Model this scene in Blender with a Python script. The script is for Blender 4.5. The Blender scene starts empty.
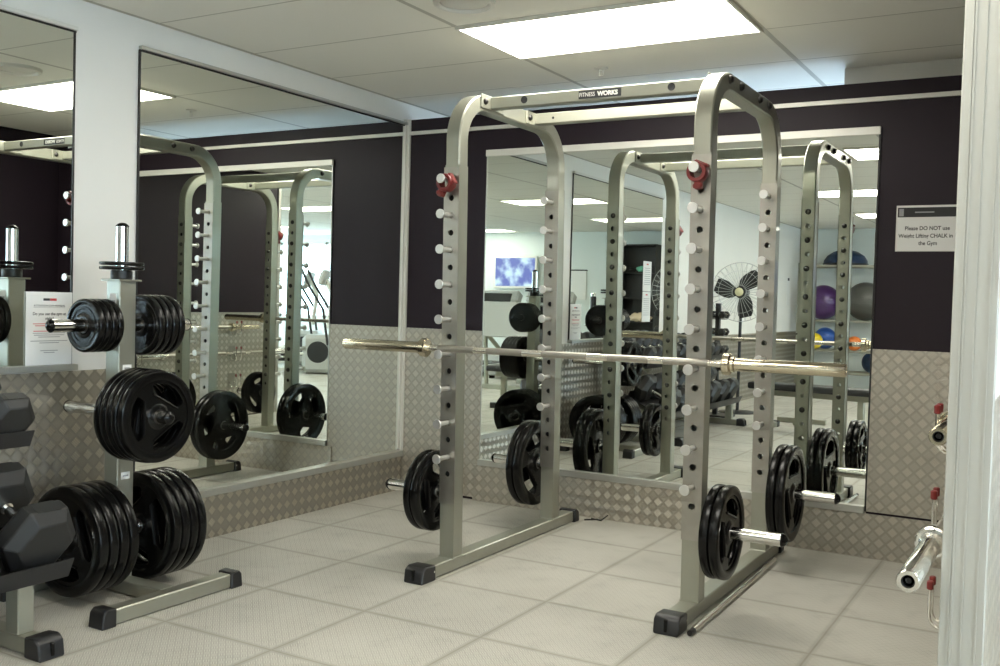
import bpy, bmesh, math, random
from mathutils import Vector, Matrix
random.seed(7)
PI = math.pi
sc = bpy.context.scene
COL = sc.collection

# ------------------------------------------------------------------ camera
YAW, PITCH, ROLL = 0.5243, -0.0334, 0.0274
fw = Vector((-math.sin(YAW) * math.cos(PITCH), math.cos(YAW) * math.cos(PITCH), math.sin(PITCH)))
rt0 = Vector((math.cos(YAW), math.sin(YAW), 0)); up0 = rt0.cross(fw)
rt = rt0 * math.cos(ROLL) + up0 * math.sin(ROLL)
up = up0 * math.cos(ROLL) - rt0 * math.sin(ROLL)
cd = bpy.data.cameras.new('camera'); cam = bpy.data.objects.new('camera', cd); COL.objects.link(cam)
m = Matrix((rt, up, -fw)).transposed().to_4x4(); m.translation = Vector((3.6473, -5.0793, 1.2112))
cam.matrix_world = m
cd.sensor_width = 36.0; cd.lens = 989.39 * 36 / 1000; cd.clip_start = 0.02; cd.clip_end = 200
sc.camera = cam
# ------------------------------------------------------------------ world, exposure, light strengths
w = bpy.data.worlds.new('sky'); sc.world = w; w.use_nodes = True
bg = w.node_tree.nodes['Background']; bg.inputs[0].default_value = (0.62, 0.82, 1.0, 1); bg.inputs[1].default_value = 14.0
vs = sc.view_settings
vs.view_transform = 'Standard'; vs.look = 'None'; vs.gamma = 1.0; vs.exposure = 0.0; vs.use_curve_mapping = False
sc.cycles.max_bounces = 14; sc.cycles.glossy_bounces = 8; sc.cycles.diffuse_bounces = 5
sc.cycles.sample_clamp_indirect = 6.0
PANEL = 17.5          # emission of the ceiling light diffusers

# ------------------------------------------------------------------ materials
def new_mat(name):
    mt = bpy.data.materials.new(name); mt.use_nodes = True
    return mt, mt.node_tree, mt.node_tree.nodes['Principled BSDF']

def mat(name, col, rough=.5, metal=0.0, noise=0.0, nscale=8.0, bump=0.0, bscale=60.0, spec=.5, coat=0.0, rvar=.06):
    mt, nt, b = new_mat(name)
    b.inputs['Base Color'].default_value = (*col, 1); b.inputs['Roughness'].default_value = rough
    b.inputs['Metallic'].default_value = metal; b.inputs['Specular IOR Level'].default_value = spec
    b.inputs['Coat Weight'].default_value = coat
    tc = nt.nodes.new('ShaderNodeTexCoord')
    n = nt.nodes.new('ShaderNodeTexNoise'); n.inputs['Scale'].default_value = nscale; n.inputs['Detail'].default_value = 4
    nt.links.new(tc.outputs['Object'], n.inputs['Vector'])
    if noise:
        mx = nt.nodes.new('ShaderNodeMix'); mx.data_type = 'RGBA'
        mx.inputs[6].default_value = (*[c * (1 - noise) for c in col], 1)
        mx.inputs[7].default_value = (*[min(1, c * (1 + noise)) for c in col], 1)
        nt.links.new(n.outputs['Fac'], mx.inputs[0]); nt.links.new(mx.outputs[2], b.inputs['Base Color'])
    mr = nt.nodes.new('ShaderNodeMapRange'); mr.inputs[3].default_value = max(0, rough - rvar); mr.inputs[4].default_value = min(1, rough + rvar)
    nt.links.new(n.outputs['Fac'], mr.inputs[0]); nt.links.new(mr.outputs[0], b.inputs['Roughness'])
    if bump:
        n2 = nt.nodes.new('ShaderNodeTexNoise'); n2.inputs['Scale'].default_value = bscale
        nt.links.new(tc.outputs['Object'], n2.inputs['Vector'])
        bp = nt.nodes.new('ShaderNodeBump'); bp.inputs['Strength'].default_value = bump; bp.inputs['Distance'].default_value = .002
        nt.links.new(n2.outputs['Fac'], bp.inputs['Height']); nt.links.new(bp.outputs['Normal'], b.inputs['Normal'])
    return mt

def emis(name, col, strength):
    mt, nt, b = new_mat(name)
    b.inputs['Base Color'].default_value = (.8, .8, .8, 1)
    b.inputs['Emission Color'].default_value = (*col, 1); b.inputs['Emission Strength'].default_value = strength
    return mt

class N:
    """tiny math-node expression helper"""
    def __init__(s, nt): s.nt = nt
    def m(s, op, a, b=None, c=None):
        n = s.nt.nodes.new('ShaderNodeMath'); n.operation = op
        for i, v in enumerate((a, b, c)):
            if v is None: continue
            if isinstance(v, (int, float)): n.inputs[i].default_value = v
            else: s.nt.links.new(v, n.inputs[i])
        return n.outputs[0]
    def ss(s, x, a, b):
        n = s.nt.nodes.new('ShaderNodeMapRange'); n.interpolation_type = 'SMOOTHSTEP'
        n.inputs[1].default_value = a; n.inputs[2].default_value = b
        s.nt.links.new(x, n.inputs[0]); return n.outputs[0]
    def mix(s, f, a, b):
        n = s.nt.nodes.new('ShaderNodeMix'); n.data_type = 'RGBA'
        for i, v in ((0, f), (6, a), (7, b)):
            if isinstance(v, (int, float)): n.inputs[i].default_value = v
            elif isinstance(v, tuple): n.inputs[i].default_value = (*v, 1)
            else: s.nt.links.new(v, n.inputs[i])
        return n.outputs[2]
    def noise(s, vec, scale, detail=4):
        n = s.nt.nodes.new('ShaderNodeTexNoise'); n.inputs['Scale'].default_value = scale; n.inputs['Detail'].default_value = detail
        s.nt.links.new(vec, n.inputs['Vector']); return n.outputs['Fac']

def tread(e, u, v, period, bars):
    """basket-weave tread pattern: checker of diamond cells holding parallel bars; returns (height, parity)"""
    k = 1.0 / period
    a = e.m('MULTIPLY', e.m('ADD', u, v), k); b = e.m('MULTIPLY', e.m('SUBTRACT', u, v), k)
    par = e.m('MODULO', e.m('ABSOLUTE', e.m('ADD', e.m('FLOOR', a), e.m('FLOOR', b))), 2.0)
    def bar(x, y):
        st = e.m('ADD', e.m('MULTIPLY', e.m('COSINE', e.m('MULTIPLY', x, 2 * PI * bars)), -.5), .5)
        ed = e.m('ABSOLUTE', e.m('SUBTRACT', e.m('FRACT', y), .5))
        mk = e.m('SUBTRACT', 1.0, e.ss(ed, .36, .47))
        return e.m('MULTIPLY', e.ss(st, .25, .75), mk)
    h0 = bar(a, b); h1 = bar(b, a)
    h = e.m('ADD', e.m('MULTIPLY', h0, e.m('SUBTRACT', 1.0, par)), e.m('MULTIPLY', h1, par))
    return h, par

def plate_mat(name, col, period=.06, rough=.36, metal=.8, bstr=.8, dist=.0016, axis='x', lug=(1.5, 1.12)):
    mt, nt, b = new_mat(name); e = N(nt)
    g = nt.nodes.new('ShaderNodeNewGeometry'); s = nt.nodes.new('ShaderNodeSeparateXYZ'); nt.links.new(g.outputs['Position'], s.inputs[0])
    u = e.m('ADD', e.m('ADD', s.outputs[0], s.outputs[1]), 40.0); v = e.m('ADD', s.outputs[2], 40.003)
    h, par = tread(e, u, v, period, 5)
    nz = e.noise(g.outputs['Position'], 2.2); n2 = e.noise(g.outputs['Position'], 26)
    c1 = e.mix(nz, tuple(c * .82 for c in col), tuple(min(1, c * 1.12) for c in col))
    # brighter tops of the raised lugs; directional highlight painted into one direction of them
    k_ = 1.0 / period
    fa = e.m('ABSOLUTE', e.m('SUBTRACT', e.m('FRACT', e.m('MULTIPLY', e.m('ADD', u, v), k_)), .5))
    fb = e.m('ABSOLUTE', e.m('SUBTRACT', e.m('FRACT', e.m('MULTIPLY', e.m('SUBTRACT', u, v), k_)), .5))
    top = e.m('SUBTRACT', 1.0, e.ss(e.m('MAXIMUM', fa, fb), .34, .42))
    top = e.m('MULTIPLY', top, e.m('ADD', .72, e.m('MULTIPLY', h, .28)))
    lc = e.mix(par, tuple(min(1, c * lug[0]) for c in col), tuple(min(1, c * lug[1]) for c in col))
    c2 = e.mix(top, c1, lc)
    nt.links.new(c2, b.inputs['Base Color'])
    b.inputs['Metallic'].default_value = metal
    nt.links.new(e.m('ADD', rough - .08, e.m('MULTIPLY', n2, .16)), b.inputs['Roughness'])
    # bars of alternate cells run at right angles, so the brushed sheen does too
    b.inputs['Anisotropic'].default_value = .6
    tv_ = nt.nodes.new('ShaderNodeCombineXYZ'); sg_ = e.m('SUBTRACT', 1.0, e.m('MULTIPLY', par, 2.0))
    tv_.inputs[0 if axis == 'x' else 1].default_value = 1.0; nt.links.new(sg_, tv_.inputs[2])
    nt.links.new(tv_.outputs[0], b.inputs['Tangent'])
    bp = nt.nodes.new('ShaderNodeBump'); bp.inputs['Strength'].default_value = bstr; bp.inputs['Distance'].default_value = dist
    nt.links.new(h, bp.inputs['Height']); nt.links.new(bp.outputs['Normal'], b.inputs['Normal'])
    return mt

def floor_mat():
    mt, nt, b = new_mat('tread_floor_tiles'); e = N(nt)
    g = nt.nodes.new('ShaderNodeNewGeometry'); s = nt.nodes.new('ShaderNodeSeparateXYZ'); nt.links.new(g.outputs['Position'], s.inputs[0])
    X, Y = s.outputs[0], s.outputs[1]
    tx = e.m('DIVIDE', e.m('ADD', X, 52 - 1.855), .52); ty = e.m('DIVIDE', e.m('ADD', Y, 51.3 + 1.035), .513)
    dx = e.m('MULTIPLY', e.m('SUBTRACT', .5, e.m('ABSOLUTE', e.m('SUBTRACT', e.m('FRACT', tx), .5))), .52)
    dy = e.m('MULTIPLY', e.m('SUBTRACT', .5, e.m('ABSOLUTE', e.m('SUBTRACT', e.m('FRACT', ty), .5))), .513)
    d = e.m('MINIMUM', dx, dy)
    seam = e.m('SUBTRACT', 1.0, e.ss(d, .0015, .006))
    joint = e.m('SUBTRACT', 1.0, e.ss(d, .008, .022))
    h, par = tread(e, e.m('ADD', X, 30.0), e.m('ADD', Y, 30.0), .034, 3)
    nz = e.noise(g.outputs['Position'], 1.6, 6); n2 = e.noise(g.outputs['Position'], 9, 5)
    # every tile slightly its own shade
    wn = nt.nodes.new('ShaderNodeTexWhiteNoise'); wn.noise_dimensions = '2D'
    cv = nt.nodes.new('ShaderNodeCombineXYZ'); nt.links.new(e.m('FLOOR', tx), cv.inputs[0]); nt.links.new(e.m('FLOOR', ty), cv.inputs[1])
    nt.links.new(cv.outputs[0], wn.inputs['Vector'])
    c = e.mix(e.ss(nz, .3, .7), (.34, .33, .29), (.46, .445, .395))
    c = e.mix(e.m('MULTIPLY', wn.outputs[0], .25), c, (.35, .34, .305))
    c = e.mix(e.m('MULTIPLY', e.ss(n2, .52, .75), .4), c, (.25, .245, .22))
    c = e.mix(e.m('MULTIPLY', e.m('MULTIPLY', h, e.m('SUBTRACT', 1.0, joint)), .55), c, (.66, .64, .58))
    c = e.mix(e.m('MULTIPLY', joint, .16), c, (.30, .27, .21))
    c = e.mix(e.m('MULTIPLY', seam, .45), c, (.20, .18, .14))
    nt.links.new(c, b.inputs['Base Color'])
    nt.links.new(e.m('ADD', .42, e.m('MULTIPLY', n2, .25)), b.inputs['Roughness'])
    b.inputs['Specular IOR Level'].default_value = .4
    bp = nt.nodes.new('ShaderNodeBump'); bp.inputs['Strength'].default_value = .55; bp.inputs['Distance'].default_value = .0015
    hh = e.m('SUBTRACT', e.m('MULTIPLY', h, e.m('SUBTRACT', 1.0, joint)), seam)
    nt.links.new(hh, bp.inputs['Height']); nt.links.new(bp.outputs['Normal'], b.inputs['Normal'])
    return mt

def ceil_mat():
    mt, nt, b = new_mat('ceiling_tiles'); e = N(nt)
    g = nt.nodes.new('ShaderNodeNewGeometry'); s = nt.nodes.new('ShaderNodeSeparateXYZ'); nt.links.new(g.outputs['Position'], s.inputs[0])
    tx = e.m('DIVIDE', e.m('ADD', s.outputs[0], 24.2 - 1.22), 1.21); ty = e.m('DIVIDE', e.m('ADD', s.outputs[1], 30 + .155), .6)
    dx = e.m('MULTIPLY', e.m('SUBTRACT', .5, e.m('ABSOLUTE', e.m('SUBTRACT', e.m('FRACT', tx), .5))), 1.21)
    dy = e.m('MULTIPLY', e.m('SUBTRACT', .5, e.m('ABSOLUTE', e.m('SUBTRACT', e.m('FRACT', ty), .5))), .6)
    bar = e.m('MAXIMUM', e.m('SUBTRACT', 1.0, e.ss(dx, .011, .014)), e.m('SUBTRACT', 1.0, e.ss(dy, .0035, .006)))
    nz = e.noise(g.outputs['Position'], 1.1)
    c = e.mix(nz, (.80, .79, .74), (.85, .84, .79))
    c = e.mix(bar, c, (.50, .49, .45))
    nt.links.new(c, b.inputs['Base Color']); b.inputs['Roughness'].default_value = .8; b.inputs['Specular IOR Level'].default_value = .15
    bp = nt.nodes.new('ShaderNodeBump'); bp.inputs['Strength'].default_value = .4; bp.inputs['Distance'].default_value = .004; bp.invert = True
    nt.links.new(bar, bp.inputs['Height']); nt.links.new(bp.outputs['Normal'], b.inputs['Normal'])
    return mt

def glass_mat():
    mt, nt, b = new_mat('window_glass')
    tr = nt.nodes.new('ShaderNodeBsdfTransparent'); gl = nt.nodes.new('ShaderNodeBsdfGlossy'); gl.inputs['Roughness'].default_value = .02
    mx = nt.nodes.new('ShaderNodeMixShader'); mx.inputs[0].default_value = .07
    nt.links.new(tr.outputs[0], mx.inputs[1]); nt.links.new(gl.outputs[0], mx.inputs[2])
    nt.links.new(mx.outputs[0], nt.nodes['Material Output'].inputs[0]); return mt

def screen_mat():
    mt, nt, b = new_mat('television_picture'); e = N(nt)
    tc = nt.nodes.new('ShaderNodeTexCoord')
    f = e.noise(tc.outputs['Object'], 3.2, 5)
    c = e.mix(e.ss(f, .38, .60), (.10, .13, .45), (.62, .82, 1.0))
    b.inputs['Base Color'].default_value = (.02, .02, .03, 1)
    nt.links.new(c, b.inputs['Emission Color']); b.inputs['Emission Strength'].default_value = 1.6
    return mt

M = {}
M['white_paint'] = mat('white_wall_paint', (.80, .79, .75), .55, noise=.03, nscale=2)
M['teal_paint'] = mat('pale_teal_wall_paint', (.74, .80, .785), .6, noise=.03, nscale=2)
M['dark_paint'] = mat('dark_aubergine_wall_paint', (.018, .0115, .0175), .5, noise=.12, nscale=3, spec=.22)
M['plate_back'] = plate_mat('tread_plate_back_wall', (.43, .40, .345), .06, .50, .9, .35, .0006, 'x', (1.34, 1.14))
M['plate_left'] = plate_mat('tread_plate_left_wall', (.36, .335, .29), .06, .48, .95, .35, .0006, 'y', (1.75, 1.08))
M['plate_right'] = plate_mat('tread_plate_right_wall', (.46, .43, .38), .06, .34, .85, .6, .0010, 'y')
M['floor'] = floor_mat(); M['ceiling'] = ceil_mat()
M['mirror'] = mat('mirror_silver', (.84, .87, .83), 0.0, 1.0)
M['mirror'].node_tree.nodes['Principled BSDF'].inputs['Roughness'].default_value = 0.0
for l in list(M['mirror'].node_tree.links):
    if l.to_socket.name == 'Roughness': M['mirror'].node_tree.links.remove(l)
M['aluminium'] = mat('brushed_aluminium_trim', (.50, .50, .465), .38, .75, noise=.05, nscale=12)
M['trim_white'] = mat('white_aluminium_trim', (.72, .71, .66), .4, .2, noise=.03)
M['jamb'] = mat('grey_white_anodised_jamb', (.42, .415, .38), .42, .2, noise=.03, nscale=5)
M['black_edge'] = mat('black_mirror_edge', (.01, .01, .01), .4)
M['rack_paint'] = mat('silver_grey_rack_paint', (.36, .36, .30), .38, .7, noise=.06, nscale=14, coat=.25)
M['steel_plate'] = mat('scuffed_stainless_steel', (.40, .38, .34), .37, .95, noise=.15, nscale=18)
M['chrome'] = mat('polished_chrome', (.78, .77, .74), .14, 1.0)
M['zinc'] = mat('zinc_plated_steel', (.72, .71, .69), .33, .85)
M['bar_shaft'] = mat('worn_barbell_steel', (.74, .71, .64), .19, .95, noise=.08, nscale=30)
M['brass_sleeve'] = mat('aged_nickel_sleeve', (.62, .56, .43), .18, 1.0, noise=.06)
M['rubber'] = mat('black_rubber', (.004, .004, .004), .24, 0, noise=.2, nscale=20, spec=.24, rvar=.015)
M['rubber_grey'] = mat('dark_grey_rubber', (.013, .0135, .0135), .5, 0, noise=.15, nscale=12)
M['black_plastic'] = mat('black_plastic', (.012, .012, .013), .42)
M['black_metal'] = mat('black_powder_coated_steel', (.014, .014, .015), .38)
M['bolt'] = mat('dark_steel_bolt', (.05, .048, .045), .34, .8)
M['red'] = mat('red_plastic', (.17, .018, .016), .38)
M['paper'] = mat('white_paper', (.78, .78, .76), .6)
M['ink'] = mat('black_ink', (.02, .02, .022), .6); M['ink_grey'] = mat('grey_ink', (.30, .30, .31), .6); M['ink_red'] = mat('red_ink', (.55, .05, .05), .6)
M['diffuser'] = emis('lit_ceiling_diffuser', (1.0, .965, .86), PANEL)
M['white_plastic'] = mat('white_plastic', (.72, .71, .67), .4)
M['grey_plastic'] = mat('grey_plastic', (.42, .43, .42), .45)
M['glass'] = glass_mat(); M['screen'] = screen_mat()
M['purple'] = mat('purple_vinyl', (.07, .028, .115), .3); M['ball_grey'] = mat('grey_vinyl', (.075, .075, .066), .35); M['navy'] = mat('navy_vinyl', (.012, .03, .075), .4)
M['blue'] = mat('blue_vinyl', (.03, .10, .38), .35); M['yellow'] = mat('yellow_vinyl', (.75, .55, .03), .35); M['orange'] = mat('orange_vinyl', (.75, .20, .04), .35)
M['vinyl'] = mat('black_upholstery_vinyl', (.02, .02, .021), .45, bump=.3)
M['towel'] = mat('cream_cotton_towel', (.62, .50, .36), .9, bump=.6); M['green_cloth'] = mat('green_cotton_cloth', (.14, .42, .30), .9)
M['cardboard'] = mat('pale_folder', (.6, .6, .62), .7)

# ------------------------------------------------------------------ mesh building
class MB:
    def __init__(s): s.bm = bmesh.new()
    def _add(s, tmp, mtx=None):
        if mtx: bmesh.ops.transform(tmp, matrix=mtx, verts=tmp.verts)
        me = bpy.data.meshes.new('tmp'); tmp.to_mesh(me); tmp.free(); s.bm.from_mesh(me); bpy.data.meshes.remove(me); return s
    def box(s, x0, x1, y0, y1, z0, z1, bev=0.0, rot=None, seg=1):
        t = bmesh.new(); bmesh.ops.create_cube(t, size=1)
        c = Vector(((x0 + x1) / 2, (y0 + y1) / 2, (z0 + z1) / 2))
        for v in t.verts: v.co = Vector((v.co.x * (x1 - x0), v.co.y * (y1 - y0), v.co.z * (z1 - z0)))
        if bev: bmesh.ops.bevel(t, geom=list(t.edges), offset=bev, segments=seg, affect='EDGES', profile=.5)
        mm = Matrix.Translation(c)
        if rot: mm = mm @ rot
        return s._add(t, mm)
    def cyl(s, p0, p1, r, seg=20, r2=None, bev=0.0):
        p0, p1 = Vector(p0), Vector(p1); d = p1 - p0
        t = bmesh.new(); bmesh.ops.create_cone(t, cap_ends=True, segments=seg, radius1=r, radius2=r if r2 is None else r2, depth=d.length)
        if bev:
            es = [e for e in t.edges if len([f for f in e.link_faces if len(f.verts) > 4]) == 1]
            bmesh.ops.bevel(t, geom=es, offset=bev, segments=1, affect='EDGES', profile=.5)
        return s._add(t, Matrix.Translation((p0 + p1) / 2) @ d.to_track_quat('Z', 'Y').to_matrix().to_4x4())
    def sph(s, c, r, seg=20, rings=12, sc3=(1, 1, 1)):
        t = bmesh.new(); bmesh.ops.create_uvsphere(t, u_segments=seg, v_segments=rings, radius=r)
        return s._add(t, Matrix.Translation(c) @ Matrix.Diagonal((*sc3, 1)))
    def lathe(s, prof, o=(0, 0, 0), axis=(0, 0, 1), seg=32, closed=False):
        """prof = [(r, h)...] about the axis; closed joins last profile point to the first"""
        t = bmesh.new(); rows = []
        for k in range(seg):
            a = 2 * PI * k / seg
            rows.append([t.verts.new((r * math.cos(a), r * math.sin(a), h)) for r, h in prof])
        n = len(prof)
        for k in range(seg):
            A, B = rows[k], rows[(k + 1) % seg]
            for i in range(n if closed else n - 1):
                j = (i + 1) % n
                t.faces.new((A[i], B[i], B[j], A[j]))
        bmesh.ops.remove_doubles(t, verts=t.verts, dist=1e-6); bmesh.ops.recalc_face_normals(t, faces=t.faces)
        return s._add(t, Matrix.Translation(o) @ Vector(axis).to_track_quat('Z', 'Y').to_matrix().to_4x4())
    def prism(s, pts, mtx, d0, d1):
        """2D polygon in local xy extruded d0..d1 along local z"""
        t = bmesh.new()
        A = [t.verts.new((x, y, d0)) for x, y in pts]; B = [t.verts.new((x, y, d1)) for x, y in pts]; n = len(pts)
        t.faces.new(A[::-1]); t.faces.new(B)
        for i in range(n): t.faces.new((A[i], A[(i + 1) % n], B[(i + 1) % n], B[i]))
        bmesh.ops.recalc_face_normals(t, faces=t.faces)
        return s._add(t, mtx)
    def sweep(s, path, sec, side, closed_ends=True):
        """sweep a section [(a,b)..] along path; a runs along the fixed vector 'side', b along the path normal"""
        t = bmesh.new(); rows = []; side = Vector(side).normalized(); P = [Vector(p) for p in path]
        for i, p in enumerate(P):
            d0 = (P[i] - P[i - 1]).normalized() if i else None; d1 = (P[i + 1] - P[i]).normalized() if i < len(P) - 1 else None
            d = (d0 + d1).normalized() if d0 and d1 else (d0 or d1)
            k = 1 / max(.3, d.dot(d1 or d0)); nrm = side.cross(d).normalized() * k
            rows.append([t.verts.new(p + side * a + nrm * b) for a, b in sec])
        n = len(sec)
        for A, B in zip(rows, rows[1:]):
            for i in range(n): t.faces.new((A[i], A[(i + 1) % n], B[(i + 1) % n], B[i]))
        t.faces.new(rows[0][::-1]); t.faces.new(rows[-1])
        bmesh.ops.recalc_face_normals(t, faces=t.faces)
        return s._add(t)
    def tube(s, path, r, seg=10):
        """round tube through 3D points"""
        t = bmesh.new(); P = [Vector(p) for p in path]; rows = []; nrm = None
        for i, p in enumerate(P):
            d = ((P[i] - P[i - 1]).normalized() if i else Vector()) + ((P[i + 1] - P[i]).normalized() if i < len(P) - 1 else Vector()); d.normalize()
            if nrm is None: nrm = d.orthogonal().normalized()
            nrm = (nrm - d * nrm.dot(d)).normalized(); bn = d.cross(nrm)
            rows.append([t.verts.new(p + (nrm * math.cos(2 * PI * k / seg) + bn * math.sin(2 * PI * k / seg)) * r) for k in range(seg)])
        for A, B in zip(rows, rows[1:]):
            for i in range(seg): t.faces.new((A[i], A[(i + 1) % seg], B[(i + 1) % seg], B[i]))
        t.faces.new(rows[0][::-1]); t.faces.new(rows[-1]); bmesh.ops.recalc_face_normals(t, faces=t.faces)
        return s._add(t)
    def perf(s, w, z0, z1, holes, r, y0, y1, x=0, seg=16):
        """upright slab in the xz plane, y0..y1 thick, with round through holes at heights holes"""
        t = bmesh.new(); hw = w / 2
        hs = sorted(h for h in holes if z0 + r < h < z1 - r)
        cuts = [z0] + [(a + b) / 2 for a, b in zip(hs, hs[1:])] + [z1]
        for i, h in enumerate(hs):
            a, b = cuts[i], cuts[i + 1]
            for y, flip in ((y0, False), (y1, True)):
                ring = []; outer = []
                for k in range(seg):
                    an = 2 * PI * (k + .5) / seg; cx, cz = math.cos(an), math.sin(an)
                    ring.append(t.verts.new((x + r * cx, y, h + r * cz)))
                corners = [(x + hw, b), (x - hw, b), (x - hw, a), (x + hw, a)]
                cv = [t.verts.new((px, y, pz)) for px, pz in corners]
                q = seg // 4
                for c in range(4):   # quadrant fans around each corner
                    ids = [(c * q + j) % seg for j in range(q)]
                    for j in range(q - 1):
                        f = [ring[ids[j]], ring[ids[j + 1]], cv[c]]
                        t.faces.new(f if not flip else f[::-1])
                    nxt = ring[(c * q + q) % seg]
                    f = [ring[ids[-1]], nxt, cv[(c + 1) % 4], cv[c]]
                    t.faces.new(f if not flip else f[::-1])
                if y == y0: keep = (ring, cv)
                else:
                    for k in range(seg):
                        t.faces.new((keep[0][k], keep[0][(k + 1) % seg], ring[(k + 1) % seg], ring[k]))
                    for c in range(4):
                        if (c == 0 and i < len(hs) - 1) or (c == 2 and i > 0): continue
                        t.faces.new((keep[1][c], cv[c], cv[(c + 1) % 4], keep[1][(c + 1) % 4]))
        bmesh.ops.remove_doubles(t, verts=t.verts, dist=1e-6); bmesh.ops.recalc_face_normals(t, faces=t.faces)
        return s._add(t)
    def mesh(s, name, mats, smooth=35):
        me = bpy.data.meshes.new(name); s.bm.to_mesh(me); s.bm.free()
        for m_ in (mats if isinstance(mats, (list, tuple)) else [mats]): me.materials.append(m_)
        if smooth:
            for p in me.polygons: p.use_smooth = True
            me.set_sharp_from_angle(angle=math.radians(smooth))
        return me
    def build(s, name, m_, parent=None, smooth=35, loc=None):
        o = bpy.data.objects.new(name, s.mesh(name, m_, smooth)); COL.objects.link(o)
        if parent: o.parent = parent
        if loc: o.location = loc
        return o

def tag(o, label, cat, group=None, kind=None):
    o['label'] = label
    if cat: o['category'] = cat
    if group: o['group'] = group
    if kind: o['kind'] = kind
    return o
def thing(name, label, cat, loc=(0, 0, 0), rz=0.0, group=None):
    o = bpy.data.objects.new(name, None); COL.objects.link(o); o.location = loc; o.rotation_euler = (0, 0, rz); o.empty_display_size = .05
    return tag(o, label, cat, group)
def struct(name, mb, m_, label=None, smooth=35):
    o = mb.build(name, m_, smooth=smooth); o['kind'] = 'structure'
    if label: o['label'] = label
    return o
def dup(o, parent=None):
    c = o.copy(); COL.objects.link(c); c.parent = parent
    for ch in o.children: dup(ch, c)
    return c
def text_obj(name, body, size, mtx, m_, parent=None, align='CENTER', bold=0.0, sx=1.0):
    cu = bpy.data.curves.new(name, 'FONT'); cu.body = body; cu.size = size; cu.align_x = align; cu.align_y = 'CENTER'; cu.offset = bold; cu.extrude = .0003
    o = bpy.data.objects.new(name, cu); COL.objects.link(o); bpy.context.view_layer.update()
    me = bpy.data.meshes.new_from_object(o.evaluated_get(bpy.context.evaluated_depsgraph_get())); me.name = name
    bpy.data.objects.remove(o); bpy.data.curves.remove(cu)
    me.transform(mtx @ Matrix.Diagonal((sx, 1, 1, 1))); me.materials.clear(); me.materials.append(m_)
    o = bpy.data.objects.new(name, me); COL.objects.link(o); o.parent = parent
    return o
def Rx(a): return Matrix.Rotation(a, 4, 'X')
def Ry(a): return Matrix.Rotation(a, 4, 'Y')
def Rz(a): return Matrix.Rotation(a, 4, 'Z')
T = Matrix.Translation
FRONT = Rx(PI / 2)                  # text facing -y
EAST = Rz(PI / 2) @ Rx(PI / 2)      # text facing +x

# ================================================================== THE SETTING
H = 2.42; PT = 2.318; XE = 12.0; YR = -10.4; YB = 1.6
struct('floor', MB().box(-.15, XE + .1, YR - .1, YB + .1, -.12, 0), M['floor'], 'pale grey tread-patterned floor tiles')
struct('ceiling', MB().box(-.15, XE + .1, YR - .1, YB + .1, H, H + .12), M['ceiling'], 'grey suspended ceiling tiles')
struct('wall_left', MB().box(-.15, -.008, YR - .1, YB + .1, 0, H), M['white_paint'], 'white painted wall on the left')
struct('wall_back', MB().box(-.008, 3.40, .008, .10, 0, PT), M['dark_paint'], 'dark aubergine partition wall at the back')
struct('wall_beyond', MB().box(-.008, 1.7, YB, YB + .1, 0, H).box(1.7, 2.8, YB, YB + .1, 0, .75).box(1.7, 2.8, YB, YB + .1, 2.28, H).box(2.8, XE + .1, YB, YB + .1, 0, H), M['white_paint'])
struct('wall_rear', MB().box(-.008, 8.2, YR - .1, YR, 0, H).box(8.2, 11.8, YR - .1, YR, 0, .75).box(8.2, 11.8, YR - .1, YR, 2.28, H).box(11.8, XE, YR - .1, YR, 0, H), M['teal_paint'])
struct('wall_far_right', MB().box(XE, XE + .1, YR, YB, 0, .75).box(XE, XE + .1, YR, YB, 2.28, H).box(XE, XE + .1, YR, YR + .3, .75, 2.28).box(XE, XE + .1, YB - .5, YB, .75, 2.28), M['white_paint'])
# windows in the rear and far right wall: frame, mullions, panes
def window(name, a0, a1, fixed, axis, n):
    fr = MB(); gl = MB(); z0, z1 = .75, 2.28; t = .025
    def bx(mb, u0, u1, za, zb, d):
        if axis == 'x': mb.box(u0, u1, fixed - d, fixed + d, za, zb)
        else: mb.box(fixed - d, fixed + d, u0, u1, za, zb)
    bx(fr, a0, a1, z0, z0 + .05, t); bx(fr, a0, a1, z1 - .05, z1, t)
    for k in range(n + 1):
        u = a0 + (a1 - a0) * k / n; bx(fr, max(a0, u - .03), min(a1, u + .03), z0, z1, t)
    bx(gl, a0, a1, z0, z1, .003)
    o = struct(name, fr, M['trim_white']); g = gl.build('pane', M['glass'], o)
window('window_1', 8.2, 11.8, YR - .05, 'x', 3)
window('window_3', 1.7, 2.8, YB + .05, 'x', 1)
window('window_2', YR + .3, YB - .5, XE + .05, 'y', 7)

# partition stub wall on the right with its aluminium jamb
XR = 3.417; YJ = -2.55
struct('wall_right', MB().box(XR, 3.485, YJ, .10, 0, H), M['dark_paint'], 'short dark wall carrying the barbells on the right')
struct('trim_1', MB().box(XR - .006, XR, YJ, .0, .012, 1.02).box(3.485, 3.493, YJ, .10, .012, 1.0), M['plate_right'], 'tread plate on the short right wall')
struct('trim_8', MB().box(3.485, 3.490, YJ, .10, 1.0, H), M['white_paint'])
jb = MB(); jb.box(XR - .012, 3.500, YJ - .03, YJ + .01, 0, H, .002)
for xx in (3.424, 3.430, 3.452, 3.482): jb.box(xx - .0018, xx + .0018, YJ - .0325, YJ - .029, 0, H)
struct('trim_2', jb, M['jamb'], 'pale anodised jamb strip at the end of the short wall')
# cream bulkhead beyond the partition top
struct('trim_3', MB().box(2.605, 3.39, .11, .6, 2.2, H), M['white_paint'], 'cream bulkhead above the back wall')

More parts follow.
